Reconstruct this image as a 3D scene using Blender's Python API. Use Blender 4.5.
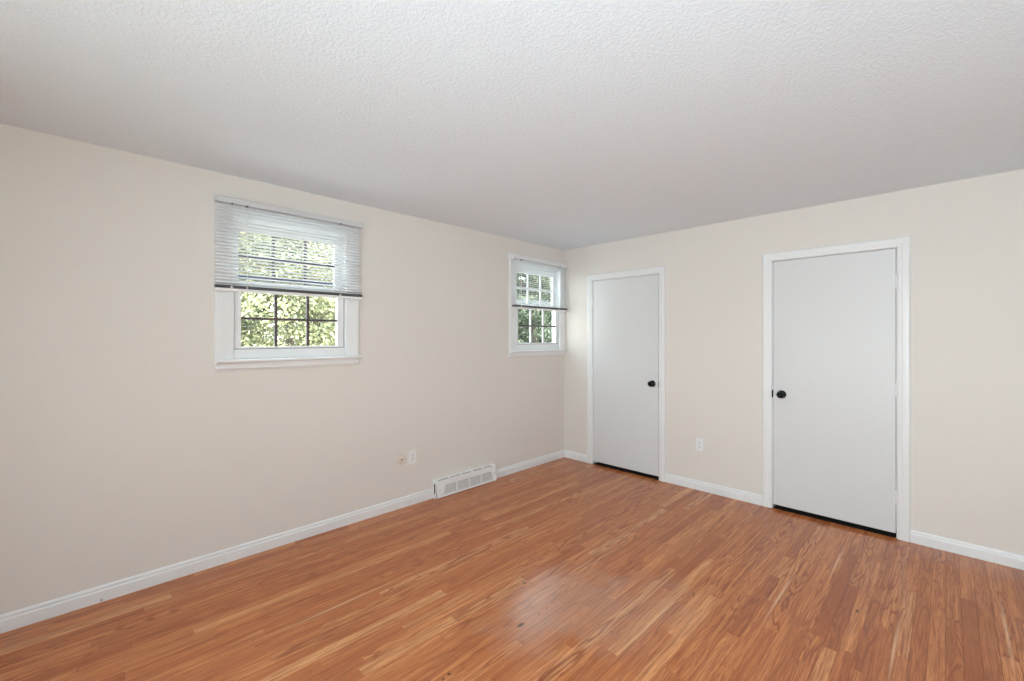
import bpy, bmesh, math, random
import numpy as np
from mathutils import Vector, Matrix
sc = bpy.context.scene
for o in list(bpy.data.objects): bpy.data.objects.remove(o)
COL = sc.collection
PI = math.pi
# ------------------------------------------------------------------ camera
cd = bpy.data.cameras.new('camera'); cam = bpy.data.objects.new('camera', cd); COL.objects.link(cam)
cam.location = (3.210, -4.081, 1.416)
cam.rotation_euler = (PI/2, 0, PI/4)
cd.sensor_width = 36; cd.lens = 36*435.95/1024; cd.shift_y = -3.5/1024
cd.clip_start = .02; cd.clip_end = 300
sc.camera = cam
# ------------------------------------------------------------------ colour management
sc.view_settings.view_transform = 'Standard'; sc.view_settings.look = 'None'
sc.view_settings.gamma = 1; sc.view_settings.use_curve_mapping = False
sc.view_settings.exposure = 0.11
sc.cycles.use_denoising = True
sc.cycles.max_bounces = 14; sc.cycles.diffuse_bounces = 8; sc.cycles.glossy_bounces = 5
sc.cycles.transparent_max_bounces = 16
sc.cycles.sample_clamp_indirect = 6
# ------------------------------------------------------------------ sky
W = bpy.data.worlds.new('World'); sc.world = W; W.use_nodes = True
nt = W.node_tree; nt.nodes.clear()
wo = nt.nodes.new('ShaderNodeOutputWorld'); bg = nt.nodes.new('ShaderNodeBackground')
tc = nt.nodes.new('ShaderNodeTexCoord'); sp = nt.nodes.new('ShaderNodeSeparateXYZ'); rp = nt.nodes.new('ShaderNodeValToRGB')
nt.links.new(tc.outputs['Generated'], sp.inputs[0]); nt.links.new(sp.outputs['Z'], rp.inputs[0])
rp.color_ramp.elements[0].position = 0.0; rp.color_ramp.elements[0].color = (.95, .985, .96, 1)
rp.color_ramp.elements[1].position = .9; rp.color_ramp.elements[1].color = (.68, .84, .97, 1)
nt.links.new(rp.outputs[0], bg.inputs[0]); bg.inputs[1].default_value = 7.0
nt.links.new(bg.outputs[0], wo.inputs[0])
# ------------------------------------------------------------------ sun (comes over the house from its far side)
sd = bpy.data.lights.new('sun', 'SUN'); sd.energy = 22; sd.angle = .01; sd.color = (1, .95, .82)
sun = bpy.data.objects.new('sun', sd); COL.objects.link(sun)
sun.rotation_euler = Vector((-.72, -.08, -.68)).to_track_quat('-Z', 'Y').to_euler()
# ------------------------------------------------------------------ windows used as portals (guide the sky sampling, emit nothing)
def portal(name, loc, rot, sx, sy):
    l = bpy.data.lights.new(name, 'AREA'); l.shape = 'RECTANGLE'; l.size = sx; l.size_y = sy
    l.cycles.is_portal = True
    o = bpy.data.objects.new(name, l); COL.objects.link(o); o.location = loc; o.rotation_euler = rot
portal('portal_a', (-.125, -3.012, 1.74), (0, -PI/2, 0), .84, .72)
portal('portal_b', (-.125, -.455, 1.74), (0, -PI/2, 0), .84, .72)
portal('portal_c', (2.075, -5.16, 1.45), (PI/2, 0, 0), 1.25, 1.5)
portal('portal_d', (3.575, -5.16, 1.45), (PI/2, 0, 0), 1.25, 1.5)

# ------------------------------------------------------------------ added fill light: unseen flush ceiling lamp behind the camera
LAMP = (2.70, -4.55)
ld = bpy.data.lights.new('fill_bulb', 'POINT'); ld.energy = 10; ld.shadow_soft_size = .09; ld.color = (.79, .935, .99)
# added fill: unseen floor uplight behind the camera aimed at the ceiling: (x, y, head height, aim point, watts)
UPLIGHTS = [(3.75, -4.75, .95, (2.7, -1.5, 2.44), 200)]

# ================================================================== helpers
def mat(name, col, rough=.5, metal=0, spec=.5):
    m = bpy.data.materials.new(name); m.use_nodes = True
    b = m.node_tree.nodes['Principled BSDF']
    b.inputs['Base Color'].default_value = (*col, 1); b.inputs['Roughness'].default_value = rough
    b.inputs['Metallic'].default_value = metal; b.inputs['Specular IOR Level'].default_value = spec
    return m
class N:
    """tiny node-building helper"""
    def __init__(s, m): s.m = m; s.t = m.node_tree; s.b = s.t.nodes['Principled BSDF']
    def n(s, typ, **kw):
        x = s.t.nodes.new(typ)
        for k, v in kw.items(): setattr(x, k, v)
        return x
    def l(s, a, b): s.t.links.new(a, b)
    def math(s, op, a, b=None, c=None):
        x = s.n('ShaderNodeMath', operation=op)
        for i, v in enumerate((a, b, c)):
            if v is None: continue
            if isinstance(v, (int, float)): x.inputs[i].default_value = v
            else: s.l(v, x.inputs[i])
        return x.outputs[0]
    def mix(s, f, a, b, mode='MIX'):
        x = s.n('ShaderNodeMix', data_type='RGBA', blend_type=mode)
        for k, v in ((0, f), (6, a), (7, b)):
            if isinstance(v, (int, float)): x.inputs[k].default_value = v
            elif isinstance(v, tuple): x.inputs[k].default_value = (*v, 1)
            else: s.l(v, x.inputs[k])
        return x.outputs[2]
    def noise(s, vec, scale, detail=2, rough=.5, dist=0):
        x = s.n('ShaderNodeTexNoise'); s.l(vec, x.inputs['Vector']) if vec else None
        x.inputs['Scale'].default_value = scale; x.inputs['Detail'].default_value = detail
        x.inputs['Roughness'].default_value = rough; x.inputs['Distortion'].default_value = dist
        return x.outputs[0]
    def ramp(s, f, stops):
        x = s.n('ShaderNodeValToRGB'); s.l(f, x.inputs[0]); e = x.color_ramp.elements
        while len(e) < len(stops): e.new(.5)
        for k, (p, c) in enumerate(stops):
            e[k].position = p; e[k].color = (*c, 1) if isinstance(c, tuple) else (c, c, c, 1)
        return x.outputs[0]
    def mapping(s, vec, scale=(1, 1, 1), loc=(0, 0, 0)):
        x = s.n('ShaderNodeMapping'); s.l(vec, x.inputs[0]); x.inputs['Scale'].default_value = scale; x.inputs['Location'].default_value = loc
        return x.outputs[0]
    def bump(s, h, strength, dist):
        x = s.n('ShaderNodeBump'); s.l(h, x.inputs['Height']); x.inputs['Strength'].default_value = strength; x.inputs['Distance'].default_value = dist
        s.l(x.outputs[0], s.b.inputs['Normal'])
    def obj(s): return s.n('ShaderNodeTexCoord').outputs['Object']

# ---- materials
def wall_mat():
    m = mat('beige_wall_paint', (.752, .720, .680), .62, spec=.3); k = N(m)
    v = k.obj()
    k.bump(k.noise(v, 160, 3, .6), .10, .002)
    return m
M_WALL = wall_mat()
def ceil_mat():
    m = mat('stippled_ceiling_paint', (.795, .86, .925), .75, spec=.2); k = N(m)
    v = k.obj()
    a = k.noise(v, 75, 3, .62, .5); b = k.noise(v, 190, 2, .6)
    h = k.math('ADD', k.math('MULTIPLY', k.ramp(a, [(.42, 0.0), (.62, 1.0)]), 1.0), k.math('MULTIPLY', b, .5))
    k.bump(h, .42, .003)
    return m
M_CEIL = ceil_mat()
M_TRIM = mat('white_trim_paint', (.81, .825, .84), .32)
M_DOOR = mat('white_door_paint', (.70, .715, .73), .36)
def door_mat():
    k = N(M_DOOR); v = k.obj()
    k.bump(k.noise(v, 90, 2, .5), .05, .001)
    k.l(k.ramp(k.noise(v, 2.2, 2), [(.3, .30), (.7, .44)]), k.b.inputs['Roughness'])
door_mat()
M_BLIND = mat('white_blind_vinyl', (.80, .80, .81), .42)
M_RAIL = mat('grey_rail_metal', (.62, .63, .65), .4)
M_STACK = mat('shaded_grey_vinyl', (.11, .105, .11), .5)  # white slats coloured dark for the shade inside the stack
M_CLEAR = mat('pale_cord', (.74, .73, .70), .5)
M_BLACK = mat('black_bronze_metal', (.008, .008, .009), .16, .6)
M_DARK = mat('dark_metal', (.03, .03, .03), .5, .5)
M_STRIKE = mat('grey_strike_metal', (.32, .30, .29), .4, .6)
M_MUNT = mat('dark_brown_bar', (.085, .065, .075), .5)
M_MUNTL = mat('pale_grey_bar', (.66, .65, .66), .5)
M_STORM = mat('slate_storm_rail', (.10, .11, .17), .5)
M_GAP_SHADE = mat('gap_shade_grey', (.22, .22, .23), .7)
M_PLATE = mat('white_plate_plastic', (.84, .85, .86), .3)
M_PAINTED = mat('beige_painted_plate', (.72, .64, .56), .5)
M_SLOT = mat('dark_slot', (.07, .07, .07), .6)
M_REG = mat('white_register_enamel', (.84, .85, .86), .3)
def mesh_mat():
    m = mat('grey_register_mesh', (.42, .43, .42), .5, .2); k = N(m); v = k.obj()
    w = k.n('ShaderNodeTexChecker'); k.l(k.mapping(v, (1, 1, 1)), w.inputs['Vector']); w.inputs['Scale'].default_value = 260
    w.inputs['Color1'].default_value = (.72, .73, .73, 1); w.inputs['Color2'].default_value = (.54, .55, .55, 1)
    k.l(w.outputs[0], k.b.inputs['Base Color'])
    return m
M_MESH = mesh_mat()
def glass_mat():
    m = bpy.data.materials.new('window_glass'); m.use_nodes = True; t = m.node_tree; t.nodes.clear()
    o = t.nodes.new('ShaderNodeOutputMaterial'); a = t.nodes.new('ShaderNodeBsdfTransparent'); g = t.nodes.new('ShaderNodeBsdfGlossy')
    a.inputs[0].default_value = (.96, .98, .97, 1); g.inputs['Roughness'].default_value = .01
    f = t.nodes.new('ShaderNodeFresnel'); f.inputs[0].default_value = 1.45; x = t.nodes.new('ShaderNodeMixShader')
    q = t.nodes.new('ShaderNodeNewGeometry'); mu = t.nodes.new('ShaderNodeMath'); mu.operation = 'SUBTRACT'; mu.use_clamp = True
    t.links.new(f.outputs[0], mu.inputs[0]); t.links.new(q.outputs['Backfacing'], mu.inputs[1]); t.links.new(mu.outputs[0], x.inputs[0]); t.links.new(a.outputs[0], x.inputs[1]); t.links.new(g.outputs[0], x.inputs[2]); t.links.new(x.outputs[0], o.inputs[0])
    return m
M_GLASS = glass_mat()
def leaf_mat(name, c1, c2):
    m = mat(name, c1, .45); k = N(m)
    a = k.n('ShaderNodeAttribute'); a.attribute_name = 'tone'
    c = k.mix(a.outputs['Fac'], c1, c2)
    k.l(c, k.b.inputs['Base Color'])
    tr = k.n('ShaderNodeBsdfTranslucent'); k.l(c, tr.inputs[0])
    mx = k.n('ShaderNodeMixShader'); mx.inputs[0].default_value = .35
    out = [x for x in k.t.nodes if x.type == 'OUTPUT_MATERIAL'][0]
    k.l(k.b.outputs[0], mx.inputs[1]); k.l(tr.outputs[0], mx.inputs[2]); k.l(mx.outputs[0], out.inputs[0])
    return m
M_LEAF = leaf_mat('sunlit_leaves', (.07, .085, .040), (.42, .42, .25))  # yellow-white of the sunlight is put into the leaf colour
M_LEAF2 = leaf_mat('shade_dark_leaves', (.045, .065, .042), (.145, .175, .115))  # darker colour stands for leaves out of the sun
def bark():
    m = mat('grey_bark', (.10, .08, .06), .9); k = N(m); v = k.mapping(k.obj(), (9, 9, 1.5))
    n = k.noise(v, 3, 4, .7)
    k.l(k.ramp(n, [(.3, (.05, .04, .03)), (.7, (.17, .14, .11))]), k.b.inputs['Base Color']); k.bump(n, .8, .03)
    return m
M_BARK = bark()
def pale_ground():
    m = mat('pale_bounce_ground', (.42, .42, .40), .9); k = N(m)
    n = k.noise(k.obj(), 3, 5, .7)
    k.l(k.ramp(n, [(.3, (.40, .40, .39)), (.7, (.52, .51, .49))]), k.b.inputs['Base Color'])
    return m
M_PALE_GROUND = pale_ground()

# ---- geometry
def bx(bm, x0, x1, y0, y1, z0, z1, bev=0):
    vs = [bm.verts.new(p) for p in ((x0,y0,z0),(x1,y0,z0),(x1,y1,z0),(x0,y1,z0),(x0,y0,z1),(x1,y0,z1),(x1,y1,z1),(x0,y1,z1))]
    fs = [bm.faces.new([vs[i] for i in f]) for f in ((0,3,2,1),(4,5,6,7),(0,1,5,4),(1,2,6,5),(2,3,7,6),(3,0,4,7))]
    if bev:
        es = {e for f in fs for e in f.edges}
        bmesh.ops.bevel(bm, geom=list(es), offset=bev, segments=2, affect='EDGES', profile=.6)
def cyl(bm, p0, p1, r0, r1=None, seg=20):
    p0 = Vector(p0); p1 = Vector(p1); r1 = r0 if r1 is None else r1
    q = (p1-p0).to_track_quat('Z', 'Y').to_matrix()
    A = []; B = []
    for i in range(seg):
        a = 2*PI*i/seg; d = q @ Vector((math.cos(a), math.sin(a), 0))
        A.append(bm.verts.new(p0+d*r0)); B.append(bm.verts.new(p1+d*r1))
    for i in range(seg):
        j = (i+1) % seg; bm.faces.new((A[i], A[j], B[j], B[i]))
    bm.faces.new(A[::-1]); bm.faces.new(B)
def lathe(bm, base, axis, prof, seg=32):
    """prof: (distance along axis, radius)"""
    base = Vector(base); q = Vector(axis).to_track_quat('Z', 'Y').to_matrix(); rings = []
    for h, r in prof:
        rings.append([bm.verts.new(base + q @ Vector((r*math.cos(2*PI*i/seg), r*math.sin(2*PI*i/seg), h))) for i in range(seg)])
    for a, b in zip(rings, rings[1:]):
        for i in range(seg):
            j = (i+1) % seg; bm.faces.new((a[i], a[j], b[j], b[i]))
    bm.faces.new(rings[0][::-1]); bm.faces.new(rings[-1])
def sweep(bm, prof, path_pts, dirs):
    """prof points (u, v); at each path point dirs = (U, V) vectors; open path, capped"""
    rings = []
    for p, (U, V) in zip(path_pts, dirs):
        p = Vector(p); rings.append([bm.verts.new(p + Vector(U)*u + Vector(V)*v) for u, v in prof])
    n = len(prof)
    for a, b in zip(rings, rings[1:]):
        for i in range(n):
            j = (i+1) % n; bm.faces.new((a[i], a[j], b[j], b[i]))
    bm.faces.new(rings[0][::-1]); bm.faces.new(rings[-1])
def obj(name, bm, m, parent=None, smooth=False, at=None):
    bmesh.ops.recalc_face_normals(bm, faces=bm.faces)
    me = bpy.data.meshes.new(name)
    if at is not None:
        for v in bm.verts: v.co -= Vector(at)
    bm.to_mesh(me); bm.free(); me.materials.append(m)
    if smooth:
        for p in me.polygons: p.use_smooth = True
        me.set_sharp_from_angle(angle=math.radians(35))
    o = bpy.data.objects.new(name, me); COL.objects.link(o)
    if at is not None: o.location = at
    if parent is not None:
        o.parent = parent
        o.location = Vector(o.location) - Vector(parent.location)
    return o
def tag(o, label, cat, group=None, kind=None):
    o['label'] = label; o['category'] = cat
    if group: o['group'] = group
    if kind: o['kind'] = kind
    return o
def empty(name, loc, label, cat, group=None, kind=None):
    o = bpy.data.objects.new(name, None); COL.objects.link(o); o.location = loc; o.empty_display_size = .1
    return tag(o, label, cat, group, kind)
def B(): return bmesh.new()

# ================================================================== floor
RX, RY, H, T = 4.30, -5.05, 2.44, .16
def floor_mat():
    m = mat('oak_strip_floor', (.4, .2, .1), .25); k = N(m)
    v = k.obj()
    a = k.n('ShaderNodeAttribute'); a.attribute_name = 'plank'
    sx = k.n('ShaderNodeSeparateXYZ'); k.l(a.outputs['Vector'], sx.inputs[0])
    r1, r2, r3 = sx.outputs
    off = k.n('ShaderNodeCombineXYZ'); k.l(k.math('MULTIPLY', r2, 7.3), off.inputs[0]); k.l(k.math('MULTIPLY', r3, 31.7), off.inputs[1]); k.l(k.math('MULTIPLY', r1, 11), off.inputs[2])
    vv = k.n('ShaderNodeVectorMath', operation='ADD'); k.l(v, vv.inputs[0]); k.l(off.outputs[0], vv.inputs[1]); p = vv.outputs[0]
    base = k.ramp(r1, [(0, (.430, .130, .042)), (.22, (.550, .185, .061)), (.55, (.650, .240, .084)), (.82, (.745, .312, .118)), (1, (.82, .400, .170))])
    # fine pores, long streaks and cathedral figure
    fine = k.noise(k.mapping(p, (95, 3.0, 1)), 3.0, 4, .65)
    streak = k.noise(k.mapping(p, (26, .9, 1)), 2.0, 3, .6, .4)
    fig = k.noise(k.mapping(p, (16, 1.1, 1)), 1.0, 2.5, .45, .35)
    rings = k.math('SINE', k.math('MULTIPLY', fig, 68.0))
    rings = k.math('MULTIPLY', k.math('ADD', rings, 1.0), .5)
    figamt = k.ramp(r2, [(.30, .15), (.75, .95)])
    c = k.mix(k.ramp(streak, [(.30, .75), (.62, .0)]), base, (.330, .088, .030))
    c = k.mix(k.math('MULTIPLY', k.ramp(rings, [(.0, 1.0), (.36, .0)]), figamt), c, (.290, .082, .030))
    c = k.mix(k.math('MULTIPLY', k.ramp(fine, [(.34, 1.0), (.52, .0)]), .62), c, (.26, .075, .030))
    c = k.mix(k.math('MULTIPLY', k.ramp(fine, [(.55, .0), (.75, 1.0)]), .22), c, (.80, .40, .19))
    mid = k.noise(k.mapping(p, (70, 2.2, 1)), 1.6, 3, .6, .3)
    c = k.mix(k.math('MULTIPLY', k.ramp(mid, [(.36, 1.0), (.50, .0)]), .36), c, (.30, .082, .028))
    # dark knots and flecks
    kn = k.noise(k.mapping(p, (18, 5, 1)), 1.2, 2, .6, .6)
    c = k.mix(k.ramp(kn, [(.80, .0), (.84, .7)]), c, (.07, .028, .015))
    # hazy patch: worn finish plus window reflection painted into the colour
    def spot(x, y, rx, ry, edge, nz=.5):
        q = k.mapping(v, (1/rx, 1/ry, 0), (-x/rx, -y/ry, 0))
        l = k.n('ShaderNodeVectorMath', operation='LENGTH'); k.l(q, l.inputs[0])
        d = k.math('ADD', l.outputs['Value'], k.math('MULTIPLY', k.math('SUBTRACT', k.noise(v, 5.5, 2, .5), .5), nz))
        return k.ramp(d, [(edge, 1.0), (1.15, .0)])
    w1 = spot(WEAR_GLARE[0][0], WEAR_GLARE[0][1], .32, .55, .35, 1.0)
    w2 = spot(WEAR_GLARE[1][0], WEAR_GLARE[1][1], .30, .55, .2, 1.0)
    wear_glare = k.math('MINIMUM', k.math('ADD', w1, k.math('MULTIPLY', w2, .7)), 1.0)
    c = k.mix(k.math('MULTIPLY', wear_glare, .30), c, (.52, .36, .29))
    for (x, y, L) in SAPWOOD:
        c = k.mix(k.math('MULTIPLY', spot(x, y, .009, L, .15, .25), .6), c, (.86, .56, .33))
    for (x, y, r, s) in SPECKS:
        c = k.mix(k.math('MULTIPLY', spot(x, y, r, r*s, .35, .9), .85), c, (.03, .018, .013))
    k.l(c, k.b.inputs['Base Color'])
    rough = k.math('ADD', k.ramp(k.noise(v, 1.7, 3), [(.3, .09), (.7, .16)]), k.math('MULTIPLY', wear_glare, .10))
    rough = k.math('ADD', rough, k.math('MULTIPLY', fine, .03))
    k.l(rough, k.b.inputs['Roughness'])
    k.b.inputs['Specular IOR Level'].default_value = .38
    hb = k.math('ADD', k.math('MULTIPLY', fine, .35), k.math('MULTIPLY', k.noise(k.mapping(v, (14, 3, 1)), 1, 2), 1.0))
    k.bump(hb, .05, .0008)
    return m
CXY = (3.210, -4.081, 1.416)
WEAR_GLARE = [(1.62, -2.32), (1.95, -2.05)]
SPECKS = []
def pix_floor(px, py):
    a = (px-512)/435.95; b = -(py-337)/435.95; s = math.sqrt(.5)
    t = -CXY[2]/b; return CXY[0]+t*(-s+a*s), CXY[1]+t*(s+a*s)
WEAR_GLARE = [pix_floor(560, 603), pix_floor(640, 610)]
SPECKS = [(*pix_floor(520.5, 625), .013, 2.2), (*pix_floor(539, 614), .007, 1.5), (*pix_floor(546.5, 608), .007, 1.5), (*pix_floor(524.5, 583), .014, 1.6),
          (*pix_floor(449, 674), .010, 1.4), (*pix_floor(443, 679), .008, 1.4), (*pix_floor(857, 611), .010, 2.6)]
SAPWOOD = [(*[(p+q)/2 for p, q in zip(pix_floor(*a), pix_floor(*b))], math.dist(pix_floor(*a), pix_floor(*b))*.6) for a, b in
    (((264, 637), (399, 580)), ((888, 681), (899, 621)), ((999, 600), (1016, 672)), ((844, 547), (830, 578)), ((752, 615), (804, 580)), ((600, 655), (700, 590)))]
def make_floor():
    rnd = random.Random(11); pw = .0572; g = .0005
    V = []; F = []; A = []
    x = -.001; row = 0
    while x < RX:
        x1 = min(x+pw, RX+.001); y = RY - rnd.uniform(0, .9)
        while y < 0:
            L = rnd.choice((.35, .5, .65, .8, 1.0, 1.25, 1.5, 1.9)) * rnd.uniform(.85, 1.15)
            ya, yb = max(y, RY), min(y+L, .002)
            if .0 < -yb < .12 : yb = .002
            if yb > ya+.01:
                i = len(V)
                z = -rnd.uniform(0, .0003)
                V += [(x+g, ya+g, z), (x1-g, ya+g, z), (x1-g, yb-g, z), (x+g, yb-g, z)]
                b = .0015
                V += [(x, ya, z-b), (x1, ya, z-b), (x1, yb, z-b), (x, yb, z-b)]
                F += [(i, i+1, i+2, i+3)] + [(i+4+j, i+4+(j+1) % 4, i+(j+1) % 4, i+j) for j in range(4)]
                t = min(1, max(0, rnd.gauss(.50, .23)))
                A += [(t, rnd.random(), rnd.random())]*5
            y += L
            if y >= -.01: break
        x += pw; row += 1
    i = len(V)       # sub floor slab under the strips
    zt, zb = -.0018, -.12
    V += [(-T, RY-T, zb), (RX+T, RY-T, zb), (RX+T, .9, zb), (-T, .9, zb), (-T, RY-T, zt), (RX+T, RY-T, zt), (RX+T, .9, zt), (-T, .9, zt)]
    F += [tuple(i+j for j in f) for f in ((0,3,2,1),(4,5,6,7),(0,1,5,4),(1,2,6,5),(2,3,7,6),(3,0,4,7))]; A += [(.02, .1, .1)]*6
    me = bpy.data.meshes.new('floor'); me.from_pydata(V, [], F)
    at = me.attributes.new('plank', 'FLOAT_VECTOR', 'FACE'); at.data.foreach_set('vector', [c for a in A for c in a])
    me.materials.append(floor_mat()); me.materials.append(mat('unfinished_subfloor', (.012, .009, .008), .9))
    for p in list(me.polygons)[-6:]: p.material_index = 1
    o = bpy.data.objects.new('floor', me); COL.objects.link(o)
    return tag(o, 'orange-brown oak strip floor with a hazy patch, part worn, part painted window reflection', 'floor', kind='structure')
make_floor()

# ================================================================== walls and ceiling
def struct(name, bm, m, label, cat):
    return tag(obj(name, bm, m), label, cat, kind='structure')
WC = [-3.012, -.455]            # window centres along the left wall
HW = .372                       # half of the rough opening
ZS, ZT = 1.275, 2.205           # opening bottom / top
bm = B()
ys = [RY-T, WC[0]-HW, WC[0]+HW, WC[1]-HW, WC[1]+HW, T]
TW = .11
for a, b in ((0, 1), (2, 3), (4, 5)): bx(bm, -TW, 0, ys[a], ys[b], -.12, H+.1)
for c in WC:
    bx(bm, -TW, 0, c-HW, c+HW, -.12, ZS); bx(bm, -TW, 0, c-HW, c+HW, ZT, H+.1)
struct('wall_left', bm, M_WALL, 'left beige wall holding the two blinded windows', 'wall')
D = [(.408, 1.185), (2.183, 2.954)]; DZ = 2.043
bm = B()
xs = [0, D[0][0]-.02, D[0][1]+.02, D[1][0]-.02, D[1][1]+.02, RX+T]
for a, b in ((0, 1), (2, 3), (4, 5)): bx(bm, xs[a], xs[b], 0, .12, -.0, H+.1)
for a, b in D: bx(bm, a-.02, b+.02, 0, .12, DZ+.02, H+.1)
struct('wall_right', bm, M_WALL, 'right beige wall holding the two white flush doors', 'wall')
bm = B()     # closets behind the doors
bx(bm, -T, RX+T, .80, .90, -.0, H+.1)
for x in (-T, 1.60, RX): bx(bm, x, x+T, .12, .80, -.0, H+.1)
struct('wall_closet', bm, mat('closet_paint', (.3, .28, .25), .8), 'closet walls behind the two white doors', 'wall')
bm = B()     # unseen rear wall, two windows added to let in fill daylight
RW = [(1.45, 2.70), (2.95, 4.20)]; RZ0, RZ1 = .70, 2.20
bx(bm, 0, RX+T, RY-T, RY, 0, RZ0); bx(bm, 0, RX+T, RY-T, RY, RZ1, H+.1)
for a, b in ((0, RW[0][0]), (RW[0][1], RW[1][0]), (RW[1][1], RX+T)): bx(bm, a, b, RY-T, RY, RZ0, RZ1)
struct('wall_rear', bm, M_WALL, 'beige wall behind the viewer with two large windows added for fill daylight', 'wall')
bm = B(); bx(bm, RX, RX+T, RY, 0, 0, H+.1)
struct('wall_side', bm, M_WALL, 'plain beige wall to the right of the viewer', 'wall')
bm = B(); bx(bm, -T, RX+T, RY-T, .9, H, H+.12)
struct('ceiling', bm, M_CEIL, 'white stippled ceiling', 'ceiling')

# ---- baseboards
BBP = [(0, 0), (.013, 0), (.0135, .056), (.0125, .060), (.0085, .063), (.0080, .068), (.0100, .072), (.0085, .078), (.0035, .084), (0, .085)]
def baseboard(name, a, b, U, label):
    bm = B(); sweep(bm, BBP, [a, b], [(U, (0, 0, 1))]*2)
    struct(name, bm, M_TRIM, label, 'baseboard')
REG = (-1.860, -1.146)
baseboard('baseboard_left', (0, RY, 0), (0, REG[0], 0), (1, 0, 0), 'white baseboard along the left wall, long stretch before the floor register')
baseboard('baseboard_left_corner', (0, REG[1], 0), (0, 0, 0), (1, 0, 0), 'white baseboard between the floor register and the room corner')
baseboard('baseboard_right_corner', (0.0136, 0, 0), (D[0][0]-.075, 0, 0), (0, -1, 0), 'very short white baseboard between the room corner and the narrow door')
baseboard('baseboard_right', (D[0][1]+.067, 0, 0), (D[1][0]-.074, 0, 0), (0, -1, 0), 'white baseboard between the two doors')
baseboard('baseboard_right_end', (D[1][1]+.073, 0, 0), (RX, 0, 0), (0, -1, 0), 'white baseboard right of the nearer door')
baseboard('baseboard_side', (RX, 0, 0), (RX, RY, 0), (-1, 0, 0), 'white baseboard along the side wall')
baseboard('baseboard_rear', (0, RY, 0), (RX, RY, 0), (0, 1, 0), 'white baseboard under the rear windows')

# ================================================================== doors
CASP = [(0, 0), (0, .009), (.006, .012), (.020, .013), (.026, .0165), (.046, .018), (.058, .0175), (.064, .014), (.067, .010), (.067, 0)]   # (across from inner edge, thickness)
def door(name, i, hinge_left, label, strike_mat, cl, cr):
    x0, x1 = D[i]; r = empty(name, ((x0+x1)/2, 0, 0), label, 'door', kind='structure')
    g = .0038
    bm = B(); bx(bm, x0+g, x1-g, -.001, .034, .034, DZ-.004, .0015)
    slab = obj('door_slab', bm, M_DOOR, r)
    # jamb with stop
    bm = B()
    bx(bm, x0-.019, x0, -.0005, .12, 0, DZ); bx(bm, x1, x1+.019, -.0005, .12, 0, DZ); bx(bm, x0-.019, x1+.019, -.0005, .12, DZ, DZ+.019)
    bx(bm, x0, x0+.012, .036, .07, .05, DZ); bx(bm, x1-.012, x1, .036, .07, .05, DZ); bx(bm, x0, x1, .036, .07, DZ-.012, DZ)
    obj('door_jamb', bm, M_TRIM, r)
    # mitred casing
    s1, s2 = cl/.067, cr/.067
    bm = B(); rv = .0065
    zi = DZ+.003
    def prof(s): return [(u*s, v) for u, v in CASP]
    # legs and head as one mitred sweep, separate rings
    P = [(x0-rv, 0, 0), (x0-rv, 0, zi), (x1+rv, 0, zi), (x1+rv, 0, 0)]
    sweep(bm, CASP, P, [((-s1, 0, 0), (0, -1, 0)), ((-s1, 0, 1), (0, -1, 0)), ((s2, 0, 1), (0, -1, 0)), ((s2, 0, 0), (0, -1, 0))])
    obj('door_casing', bm, M_TRIM, r)
    hx = x0 if hinge_left else x1
    for z in (.292, 1.045, 1.805):
        bm = B(); sg = 1 if hinge_left else -1
        cyl(bm, (hx, -.007, z-.046), (hx, -.007, z+.046), .0072, seg=14)
        for zz in (z-.049, z+.046): cyl(bm, (hx, -.007, zz), (hx, -.007, zz+.003), .0055, seg=12)
        bx(bm, hx-.001, hx+.001, -.004, .03, z-.044, z+.044)
        bx(bm, hx-.011, hx+.011, -.0035, -.0012, z-.044, z+.044)
        obj('hinge', bm, M_TRIM, r, smooth=True)
    # knob
    kx, kz = (x1-.066, .949) if hinge_left else (x0+.066, .947)
    kn = empty('door_knob', (kx, 0, kz), '', '')
    del kn['label']; del kn['category']
    bm = B(); lathe(bm, (kx, -.001, kz), (0, -1, 0), [(0, .033), (.003, .033), (.006, .031), (.009, .026), (.011, .016), (.014, .0115), (.028, .0105)])
    rose = obj('knob_rose', bm, M_BLACK, None, True, at=(kx, 0, kz))
    bm = B(); lathe(bm, (kx, -.024, kz), (0, -1, 0), [(0, .0105), (.004, .013), (.008, .020), (.014, .0262), (.021, .0282), (.028, .0268), (.034, .021), (.037, .016), (.0375, .012), (.036, .009), (.0363, .004), (.0363, .0005)])
    ball = obj('knob_ball', bm, M_BLACK, None, True, at=(kx, 0, kz))
    bpy.data.objects.remove(kn)
    rose.name = 'door_knob'; rose.parent = r; rose.location = Vector((kx, 0, kz)) - Vector(r.location)
    ball.parent = rose; ball.location = (0, 0, 0)
    # latch / strike
    ex = x1 if hinge_left else x0
    bm = B(); sg = -1 if hinge_left else 1
    bx(bm, ex-.0055, ex+.0055, -.003, .004, kz-.03, kz+.03, .001)
    obj('latch_plate', bm, strike_mat, r)
    return r
door('door_1', 0, True, 'farther white flush door next to the room corner, black knob at its right edge', M_STRIKE, .0675, .0605)
door('door_2', 1, False, 'nearer and larger looking white flush door with black knob at its left edge', M_BLACK, .0675, .0665)

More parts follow.
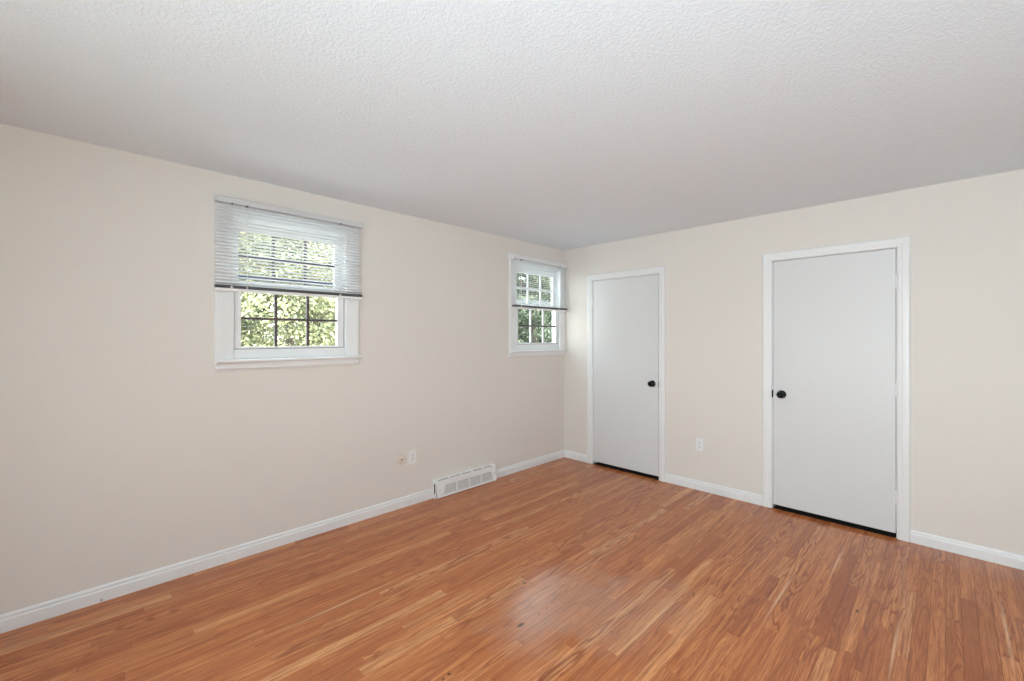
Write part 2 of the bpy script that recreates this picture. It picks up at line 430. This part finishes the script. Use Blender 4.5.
# ================================================================== windows
def window(name, cy, label, vert_mat, clip=None):
    r = empty(name, (0, cy, ZS), label, 'window', kind='structure')
    oL, oR = cy-.4625, cy+.4625
    if clip is not None: oR = min(oR, clip)
    iL, iR = cy-.362, cy+.362
    # casing: profile across, mitred; starts on the stool
    wl = iL-oL; wr = oR-iR; wt = 2.283-2.195
    pr = [(0, 0), (0, .014), (.05, .017), (.22, .018), (.30, .0195), (.62, .0205), (.68, .022), (.95, .022), (1, .019), (1, 0)]
    bm = B()
    P = [(0, iL, ZS), (0, iL, 2.195), (0, iR, 2.195), (0, iR, ZS)]
    sweep(bm, pr, P, [((0, -wl, 0), (1, 0, 0)), ((0, -wl, wt), (1, 0, 0)), ((0, wr, wt), (1, 0, 0)), ((0, wr, 0), (1, 0, 0))])
    obj('window_casing', bm, M_TRIM, r)
    sl, sr = oL+.002, (oR+.012 if clip is None else min(oR+.012, clip))
    bm = B(); sweep(bm, [(-.03, 0), (.052, 0), (.058, .003), (.060, .010), (.057, .017), (.051, .020), (-.03, .020)], [(0, sl, ZS-.020), (0, sr, ZS-.020)], [((1, 0, 0), (0, 0, 1))]*2)
    obj('window_stool', bm, M_TRIM, r)
    bm = B(); sweep(bm, [(0, 0), (.012, 0), (.014, .006), (.019, .012), (.020, .050), (0, .050)], [(0, oL, 1.205), (0, oR, 1.205)], [((1, 0, 0), (0, 0, 1))]*2)
    obj('window_apron', bm, M_TRIM, r)
    # box frame (jambs, head, sill)
    bm = B(); a, b = cy-HW, cy+HW
    bx(bm, -.108, .0, a, iL, ZS, ZT); bx(bm, -.108, .0, iR, b, ZS, ZT); bx(bm, -.108, 0, iL, iR, 2.178, ZT)
    bx(bm, -.120, -.012, iL, iR, ZS, 1.325, .002)
    bx(bm, -.014, .0, iL+.001, iR-.001, ZS, 1.336, .002)
    obj('window_frame', bm, M_TRIM, r)
    bm = B()  # dark strips stand for the shadow lines around the lower sash
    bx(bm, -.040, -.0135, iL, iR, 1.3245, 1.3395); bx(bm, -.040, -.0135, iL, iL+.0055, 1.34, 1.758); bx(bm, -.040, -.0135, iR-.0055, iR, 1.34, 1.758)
    obj('gap_shade_strip', bm, M_GAP_SHADE, r)
    def sash(nm, xa, xb, z0, z1, gz0, gz1, hmid, mh, mv):
        gl, gr = (cy-.318, cy+.308) if nm == 'lower_sash' else (cy-.324, cy+.303)
        bm = B(); l, rr = iL+.006, iR-.006
        bx(bm, xa, xb, l, gl, z0, z1, .002); bx(bm, xa, xb, gr, rr, z0, z1, .002)
        bx(bm, xa, xb, gl, gr, z0, gz0, .002); bx(bm, xa, xb, gl, gr, gz1, z1, .002)
        s = obj(nm, bm, M_TRIM, r)
        xm = xb-.012; mhh = .008 if nm == 'lower_sash' else .012
        def ch(n, bm, m):
            o = obj(n, bm, m); o.parent = s; o.location = -(Vector(r.location)+Vector(s.location)); return o
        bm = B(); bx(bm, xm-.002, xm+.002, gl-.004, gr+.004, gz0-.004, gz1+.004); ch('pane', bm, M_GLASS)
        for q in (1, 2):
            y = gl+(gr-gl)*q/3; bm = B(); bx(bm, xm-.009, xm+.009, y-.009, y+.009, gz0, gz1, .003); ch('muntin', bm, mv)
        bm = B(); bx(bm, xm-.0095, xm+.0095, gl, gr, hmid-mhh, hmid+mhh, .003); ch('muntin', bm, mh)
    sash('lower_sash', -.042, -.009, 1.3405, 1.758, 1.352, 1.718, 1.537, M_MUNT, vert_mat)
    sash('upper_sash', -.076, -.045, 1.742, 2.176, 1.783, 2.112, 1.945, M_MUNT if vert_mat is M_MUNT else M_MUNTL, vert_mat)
    # outer storm window rail
    bm = B(); bx(bm, -.102, -.084, iL+.001, iR-.001, 1.798, 1.828, .002)
    obj('storm_rail', bm, M_STORM if vert_mat is M_MUNT else M_MUNTL, r)
    # sash lock
    bm = B(); bx(bm, -.05, -.022, cy-.03, cy+.03, 1.758, 1.766, .002); cyl(bm, (-.036, cy, 1.766), (-.036, cy, 1.776), .012, .009)
    bx(bm, -.040, -.014, cy-.004, cy+.012, 1.770, 1.776, .001)
    obj('sash_lock', bm, M_TRIM, r, smooth=False)
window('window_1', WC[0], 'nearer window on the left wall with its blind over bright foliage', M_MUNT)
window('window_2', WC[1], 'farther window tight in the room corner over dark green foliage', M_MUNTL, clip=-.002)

# ---- two unseen rear windows added for fill daylight (behind the viewer)
for i, (a, b) in enumerate(RW):
    r = empty('window_%d' % (i+3), ((a+b)/2, RY, RZ0), 'large unseen rear window added for fill daylight behind the viewer, %s one' % ('left' if i else 'right'), 'window', kind='structure')
    bm = B(); t = .05
    bx(bm, a, a+t, RY-.10, RY-.05, RZ0, RZ1); bx(bm, b-t, b, RY-.10, RY-.05, RZ0, RZ1); bx(bm, a+t, b-t, RY-.10, RY-.05, RZ0, RZ0+t); bx(bm, a+t, b-t, RY-.10, RY-.05, RZ1-t, RZ1)
    bx(bm, a+t, b-t, RY-.095, RY-.055, 1.43, 1.47)
    bx(bm, a-.07, a, RY, RY+.018, RZ0-.07, RZ1+.07, .003); bx(bm, b, b+.07, RY, RY+.018, RZ0-.07, RZ1+.07, .003)
    bx(bm, a, b, RY, RY+.018, RZ1, RZ1+.07, .003); bx(bm, a-.09, b+.09, RY-.05, RY+.05, RZ0-.025, RZ0-.001, .003)
    obj('window_frame', bm, M_TRIM, r)
    bm = B(); bx(bm, a+t, b-t, RY-.077, RY-.073, RZ0+t, RZ1-t); obj('pane', bm, M_GLASS, r)

# ================================================================== blinds
def blind(y0, y1, ztop, zbot, tilt, label, cords, xw, rail_m):
    r = empty('window_blind', (.042, (y0+y1)/2, ztop), label, 'blind', 'raised mini blinds hung over the windows')
    xc = .043
    bm = B(); bx(bm, xc-.013, xc+.013, y0+.010, y1, ztop-.036, ztop, .003)
    obj('head_rail', bm, rail_m, r)
    for y in (y0+.007, y1):
        bm = B(); s = .003
        bx(bm, xc-.018, xc+.015, y-s, y+s, ztop-.038, ztop+.003, .001)
        obj('end_bracket', bm, rail_m, r)
    # slats, slightly crowned
    bm = B(); n = int(round((ztop-.045-zbot-.022)/.0213)); w = .0125
    for i in range(n):
        z = ztop-.046 - i*(ztop-.046-zbot-.044)/(n-1)
        up = []; dn = []
        for j in range(5):
            t = -1+j*.5; cr = .0018*(1-t*t)
            dx = t*w; X = xc + dx*math.cos(tilt) - cr*math.sin(tilt); Z = z + dx*math.sin(tilt) + cr*math.cos(tilt)
            for k, yy in enumerate((y0+.004, y1-.004)):
                (up if k == 0 else dn).append((X, yy, Z))
        th = .0004
        A = [bm.verts.new(p) for p in up]; Bv = [bm.verts.new(p) for p in dn]
        A2 = [bm.verts.new((p[0], p[1], p[2]-th)) for p in up]; B2 = [bm.verts.new((p[0], p[1], p[2]-th)) for p in dn]
        for j in range(4):
            bm.faces.new((A[j], A[j+1], Bv[j+1], Bv[j])); bm.faces.new((A2[j+1], A2[j], B2[j], B2[j+1]))
        bm.faces.new((A[0], Bv[0], B2[0], A2[0])); bm.faces.new((Bv[4], A[4], A2[4], B2[4]))
    obj('slats', bm, M_BLIND, r, smooth=True)
    # gathered slats and bottom rail
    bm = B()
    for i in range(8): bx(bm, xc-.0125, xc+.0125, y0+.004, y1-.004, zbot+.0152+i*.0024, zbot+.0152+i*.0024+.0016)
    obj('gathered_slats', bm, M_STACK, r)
    bm = B(); bx(bm, xc-.0125, xc+.0135, y0+.003, y1-.003, zbot-.004, zbot+.0145, .003)
    obj('bottom_rail', bm, M_BLIND, r)
    for cy in cords:
        bm = B()
        for dx in (-.0130, .0150): cyl(bm, (xc+dx, cy, zbot+.002), (xc+dx, cy, ztop-.036), .0009, seg=6)
        bx(bm, xc-.0135, xc+.0155, cy-.006, cy+.006, zbot-.001, zbot+.027, .001)
        obj('ladder_cord', bm, M_CLEAR, r)
        bm = B(); cyl(bm, (xc+.0146, cy+.002, ztop-.037), (xc+.0166, cy+.002, ztop-.039), .0055); obj('cord_eyelet', bm, M_DARK, r)
    # tilt wand
    bm = B(); cyl(bm, (xc+.019, xw, ztop-.045), (xc+.019, xw, zbot+.005), .0022, seg=8)
    cyl(bm, (xc+.0145, xw, ztop-.034), (xc+.019, xw, ztop-.047), .0028, seg=8); cyl(bm, (xc+.019, xw, zbot-.006), (xc+.019, xw, zbot+.03), .0034, .0026, seg=8)
    w_ = obj('tilt_wand', bm, M_CLEAR, r)
    bm = B(); bx(bm, xc+.0135, xc+.020, xw-.007, xw+.007, ztop-.046, ztop-.035, .001); obj('tilt_hook', bm, M_DARK, r)
    return r
blind(-3.487, -2.535, 2.284, 1.705, math.radians(16), 'raised white mini blind over the nearer window, its slats tilted', [-3.396, -2.709], -3.312, M_RAIL)
blind(-.905, -.004, 2.262, 1.715, math.radians(-9), 'raised white mini blind in the room corner, slats level and nearly see-through', [-.79, -.15], -.80, M_BLIND)

# ================================================================== outlets, round plate, register
def outlet(loc, axis, label, w, h):
    """axis: 'x' plate faces +x; 'y' plate faces -y"""
    r = empty('wall_outlet', loc, label, 'outlet', 'duplex outlets low on the walls')
    def T3(bm):
        # built facing -y about the origin, then turned
        if axis == 'x': bmesh.ops.rotate(bm, verts=bm.verts, cent=(0, 0, 0), matrix=Matrix.Rotation(PI/2, 3, 'Z'))
        return bm
    bm = B(); bx(bm, -w/2, w/2, -.006, 0, -h/2, h/2, .003)
    obj('cover_plate', T3(bm), M_PLATE).parent = r
    for s in (-1, 1):
        bm = B(); z = s*.0195
        vs = []
        pts = [(math.cos(a)*.0172, max(-.0142, min(.0142, math.sin(a)*.0172))) for a in [2*PI*i/24 for i in range(24)]]
        f = [bm.verts.new((x, -.0062, z+y)) for x, y in pts]; b = [bm.verts.new((x, -.0082, z+y)) for x, y in pts]
        bm.faces.new(b); bm.faces.new(f[::-1])
        for i in range(24): bm.faces.new((f[i], f[(i+1) % 24], b[(i+1) % 24], b[i]))
        rec = obj('receptacle', T3(bm), M_PLATE); rec.parent = r
        bm = B()
        bx(bm, -.0080, -.0052, -.0086, -.008, z-.003, z+.0065); bx(bm, .0052, .0080, -.0086, -.008, z-.002, z+.0065)
        cyl(bm, (0, -.008, z-.0075), (0, -.0086, z-.0075), .0030, seg=12)
        o = obj('socket_slots', T3(bm), M_SLOT); o.parent = rec
    bm = B(); cyl(bm, (0, -.006, 0), (0, -.0075, 0), .0032, seg=12)
    o = obj('plate_screw', T3(bm), M_STRIKE); o.parent = r
    return r
outlet((0, -2.065, .402), 'x', 'white duplex outlet on the left wall near the round plate', .070, .117)
outlet((1.587, 0, .421), 'y', 'white duplex outlet on the right wall between the two doors', .070, .117)

r = empty('cable_cover_plate', (0, -2.172, .400), 'round beige painted wall plate with a dark centre hole beside the outlet', 'wall plate')
bm = B(); lathe(bm, (0, -2.172, .400), (1, 0, 0), [(0, .041), (.004, .041), (.008, .038), (.010, .032), (.0105, .020), (.0125, .018), (.013, .0075), (.011, .0065), (.011, .001)], 36)
obj('round_plate', bm, M_PAINTED, r, True)
bm = B(); lathe(bm, (.0108, -2.172, .400), (1, 0, 0), [(0, .0062), (.003, .0060), (.0032, .001)], 20)
obj('centre_hole', bm, M_DARK, r, True)

# ---- baseboard register
def register():
    y0, y1 = REG; zb = .006
    r = empty('floor_register', (0, (y0+y1)/2, 0), 'low white wall register with four grey mesh openings, set into the baseboard', 'register')
    xt, xb_, z1 = .054, .067, .151     # face leans back a little
    # face plate with the trapezoid opening: built from polygons in (y, z)
    def X(z): return xb_ + (xt-xb_)*(z/z1)
    oy0, oy1 = y0+.075, y1-.055; oz0, oz1 = .024, .106; sl = .020
    ins = [(oy0, oz0), (oy1, oz0), (oy1-sl, oz1), (oy0+sl, oz1)]
    out = [(y0+.004, zb), (y1-.004, zb), (y1-.004, z1), (y0+.004, z1)]
    bm = B()
    def ring(pts, dx): return [bm.verts.new((X(z)+dx, y, z)) for y, z in pts]
    a, b = ring(out, 0), ring(ins, 0); c, d = ring(out, -.002), ring(ins, -.004)
    for i in range(4):
        j = (i+1) % 4
        bm.faces.new((a[i], a[j], b[j], b[i])); bm.faces.new((c[j], c[i], d[i], d[j]))
        bm.faces.new((b[i], b[j], d[j], d[i])); bm.faces.new((a[j], a[i], c[i], c[j]))
    obj('face_plate', bm, M_REG, r)
    # dividers between mesh openings
    wy = (oy1-oy0)/4
    for q in (1, 2, 3):
        bm = B(); y = oy0+wy*q
        A = [bm.verts.new((X(z)+dx, yy, z)) for z in (oz0, oz1) for yy in (y-.008, y+.008) for dx in (-.003, .0006)]
        for f in ((0,1,3,2),(4,6,7,5),(0,4,5,1),(2,3,7,6),(1,5,7,3),(0,2,6,4)): bm.faces.new([A[i] for i in f])
        obj('divider', bm, M_REG, r)
    for q in range(4):
        bm = B(); ya, yb = oy0+wy*q+(.008 if q else 0), oy0+wy*(q+1)-(.008 if q < 3 else 0)
        ta, tb = (ya+sl if q == 0 else ya), (yb-sl if q == 3 else yb)
        vs = [bm.verts.new((X(z)-.0045, y, z)) for y, z in ((ya, oz0), (yb, oz0), (tb, oz1), (ta, oz1))]
        vb = [bm.verts.new((X(z)-.0060, y, z)) for y, z in ((ya, oz0), (yb, oz0), (tb, oz1), (ta, oz1))]
        bm.faces.new(vs); bm.faces.new(vb[::-1])
        for i in range(4): bm.faces.new((vs[i], vb[i], vb[(i+1) % 4], vs[(i+1) % 4]))
        obj('mesh_panel', bm, M_MESH, r)
    # housing: top with five slots, two sides (left one with its slot)
    bm = B(); n = 5; L = y1-y0; sw = (L-.05)/n
    bx(bm, .0, .024, y0, y1, z1-.003, z1); bx(bm, .044, .0505, y0+.003, y1-.003, z1-.003, z1+.0005)
    for i in range(n+1):
        yc = y0+.025+i*sw; bx(bm, .024, .044, max(y0, yc-.009 if i else y0), min(y1, yc+.009 if i < n else y1), z1-.003, z1)
    bx(bm, 0, .018, y0, y0+.003, .0, z1-.003); bx(bm, .040, .0535, y0, y0+.0045, .0, z1-.003); bx(bm, .018, .042, y0, y0+.003, .0, .040); bx(bm, .018, .042, y0, y0+.003, .128, z1-.003)
    bx(bm, 0, .050, y1-.003, y1, .0, z1-.003)
    obj('housing', bm, M_REG, r)
    bm = B(); bx(bm, 0.0005, .004, y0+.004, y1-.004, .004, z1-.005); bx(bm, .004, .040, y0+.02, y1-.02, .118, .124)
    obj('inner_duct', bm, M_SLOT, r)
    for y, z in ((y0+.036, .073), (y1-.027, .085)):
        bm = B(); lathe(bm, (X(z), y, z), (1, 0, 0), [(0, .0042), (.001, .004), (.0018, .002), (.0019, .0004)], 14)
        obj('screw', bm, M_STRIKE, r, True)
register()
# little wire stub at the foot of the left baseboard
bm = B()
SY = -3.987
cyl(bm, (.0125, SY, .012), (.026, SY, .014), .0035, seg=10); cyl(bm, (.024, SY, .013), (.030, SY+.005, .024), .0022, seg=8)
tag(obj('cable_stub', bm, M_STRIKE, smooth=True), 'tiny grey cable stub poking from the left baseboard', 'cable')

# ================================================================== added ceiling lamp (unseen fill behind the camera)
r = empty('fill_ceiling_lamp', (*LAMP, H), 'unseen round white ceiling lamp added behind the viewer as fill light', 'lamp')
bm = B(); lathe(bm, (*LAMP, H), (0, 0, -1), [(0, .17), (.015, .17), (.02, .165), (.022, .05)], 40); obj('lamp_base', bm, M_TRIM, r, True)
lo = bpy.data.objects.new('fill_bulb', ld); COL.objects.link(lo); lo.parent = r; lo.location = (0, 0, -.16)

for (x, y, z, aim, wt) in UPLIGHTS:
    r = empty('fill_uplight', (x, y, 0), 'unseen floor uplight added behind the viewer as fill, %s, head turned to the ceiling' % ('right' if x > 2 else 'left'), 'lamp')
    bm = B(); lathe(bm, (x, y, 0), (0, 0, 1), [(0, .14), (.012, .14), (.02, .13), (.024, .02)], 32); obj('lamp_base', bm, M_TRIM, r, True)
    bm = B(); cyl(bm, (x, y, .02), (x, y, z-.06), .011); obj('pole', bm, M_TRIM, r, True)
    d = (Vector(aim)-Vector((x, y, z))).normalized()
    bm = B(); lathe(bm, Vector((x, y, z))-d*.10, d, [(0, .03), (.03, .05), (.10, .10), (.14, .12), (.142, .117), (.10, .096), (.04, .045), (.035, .005)], 32)
    obj('lamp_shade', bm, M_TRIM, r, True)
    sl = bpy.data.lights.new('uplight_fill_bulb', 'SPOT'); sl.energy = wt; sl.spot_size = math.radians(125); sl.spot_blend = 1; sl.shadow_soft_size = .08; sl.color = (.77, .93, 1)
    so = bpy.data.objects.new('uplight_fill_bulb', sl); COL.objects.link(so); so.parent = r; so.location = Vector((0, 0, z))+d*.06
    so.rotation_euler = d.to_track_quat('-Z', 'Y').to_euler()

# ================================================================== outdoors
bm = B(); bx(bm, -60, 60, -60, 60, -3.1, -2.9)
tag(obj('bounce_ground', bm, M_PALE_GROUND), 'unseen ground outside, made pale to bounce light indoors, one floor below', 'yard', kind='structure')  # unseen ground kept pale so it bounces light up to the ceiling
def tree(loc, h, rad, nleaf, leaf, m, label, seed, squash=1.0, low=.2):
    rg = np.random.default_rng(seed); rnd = random.Random(seed)
    x, y = loc; zb = -2.9
    r = empty('leafy_tree', (x, y, zb), label, 'tree', 'leafy trees beyond the windows')
    bm = B(); tips = []
    top = zb+h*.9
    cyl(bm, (x, y, zb), (x+.1, y, zb+h*.45), .16, .11, 10); cyl(bm, (x+.1, y, zb+h*.45), (x, y+.05, top), .11, .03, 8)
    for i in range(16):
        a = rnd.uniform(0, 2*PI); z0 = zb+h*rnd.uniform(.2, .75); q = Vector((x+math.cos(a)*rad*.75, y+math.sin(a)*rad*.75, z0+h*.16))
        cyl(bm, (x+.05, y, z0), q, .05, .012, 6); tips.append(q)
    obj('trunk', bm, M_BARK, r, True)
    # crown: leaves gathered in many clumps through an ellipsoid
    nc = 240; u = rg.normal(size=(nc, 3)); u /= np.linalg.norm(u, axis=1)[:, None]
    rr = rg.uniform(.25, 1, nc)**.45
    cc = u*rr[:, None]*np.array([rad, rad, h*(1-low)/2]) + np.array([x, y, zb+h*(1+low)/2])
    cs = rg.uniform(.30, .62, nc)*(rad/2.1)**.5
    idx = rg.integers(0, nc, nleaf)
    d = rg.normal(size=(nleaf, 3)); d /= np.linalg.norm(d, axis=1)[:, None]
    P = cc[idx] + d*(cs[idx]*rg.uniform(.2, 1, nleaf)**.5)[:, None]*np.array([1, 1, .6])
    nrm = d*.6 + rg.normal(size=(nleaf, 3))*.6 + np.array([0, 0, .5]); nrm /= np.linalg.norm(nrm, axis=1)[:, None]
    t = np.cross(nrm, rg.normal(size=(nleaf, 3))); t /= np.linalg.norm(t, axis=1)[:, None]; b = np.cross(nrm, t)
    s = (leaf*rg.uniform(.6, 1.3, nleaf))[:, None]
    V = np.empty((nleaf, 4, 3)); V[:, 0] = P - t*s; V[:, 1] = P - b*s*.55 + nrm*s*.12; V[:, 2] = P + t*s; V[:, 3] = P + b*s*.55 + nrm*s*.12
    me = bpy.data.meshes.new('foliage'); me.from_pydata(V.reshape(-1, 3).tolist(), [], np.arange(nleaf*4).reshape(-1, 4).tolist())
    tone = np.clip(rg.normal(.45, .3, nleaf) + rg.normal(0, .2, nc)[idx], 0, 1)
    at = me.attributes.new('tone', 'FLOAT', 'FACE'); at.data.foreach_set('value', tone.astype(np.float32))
    me.materials.append(m)
    o = bpy.data.objects.new('foliage', me); COL.objects.link(o); o.parent = r; o.location = -Vector(r.location)
TL = 'leafy tree seen through the nearer window, %s'
TC = 'leafy tree seen through the corner window, %s'
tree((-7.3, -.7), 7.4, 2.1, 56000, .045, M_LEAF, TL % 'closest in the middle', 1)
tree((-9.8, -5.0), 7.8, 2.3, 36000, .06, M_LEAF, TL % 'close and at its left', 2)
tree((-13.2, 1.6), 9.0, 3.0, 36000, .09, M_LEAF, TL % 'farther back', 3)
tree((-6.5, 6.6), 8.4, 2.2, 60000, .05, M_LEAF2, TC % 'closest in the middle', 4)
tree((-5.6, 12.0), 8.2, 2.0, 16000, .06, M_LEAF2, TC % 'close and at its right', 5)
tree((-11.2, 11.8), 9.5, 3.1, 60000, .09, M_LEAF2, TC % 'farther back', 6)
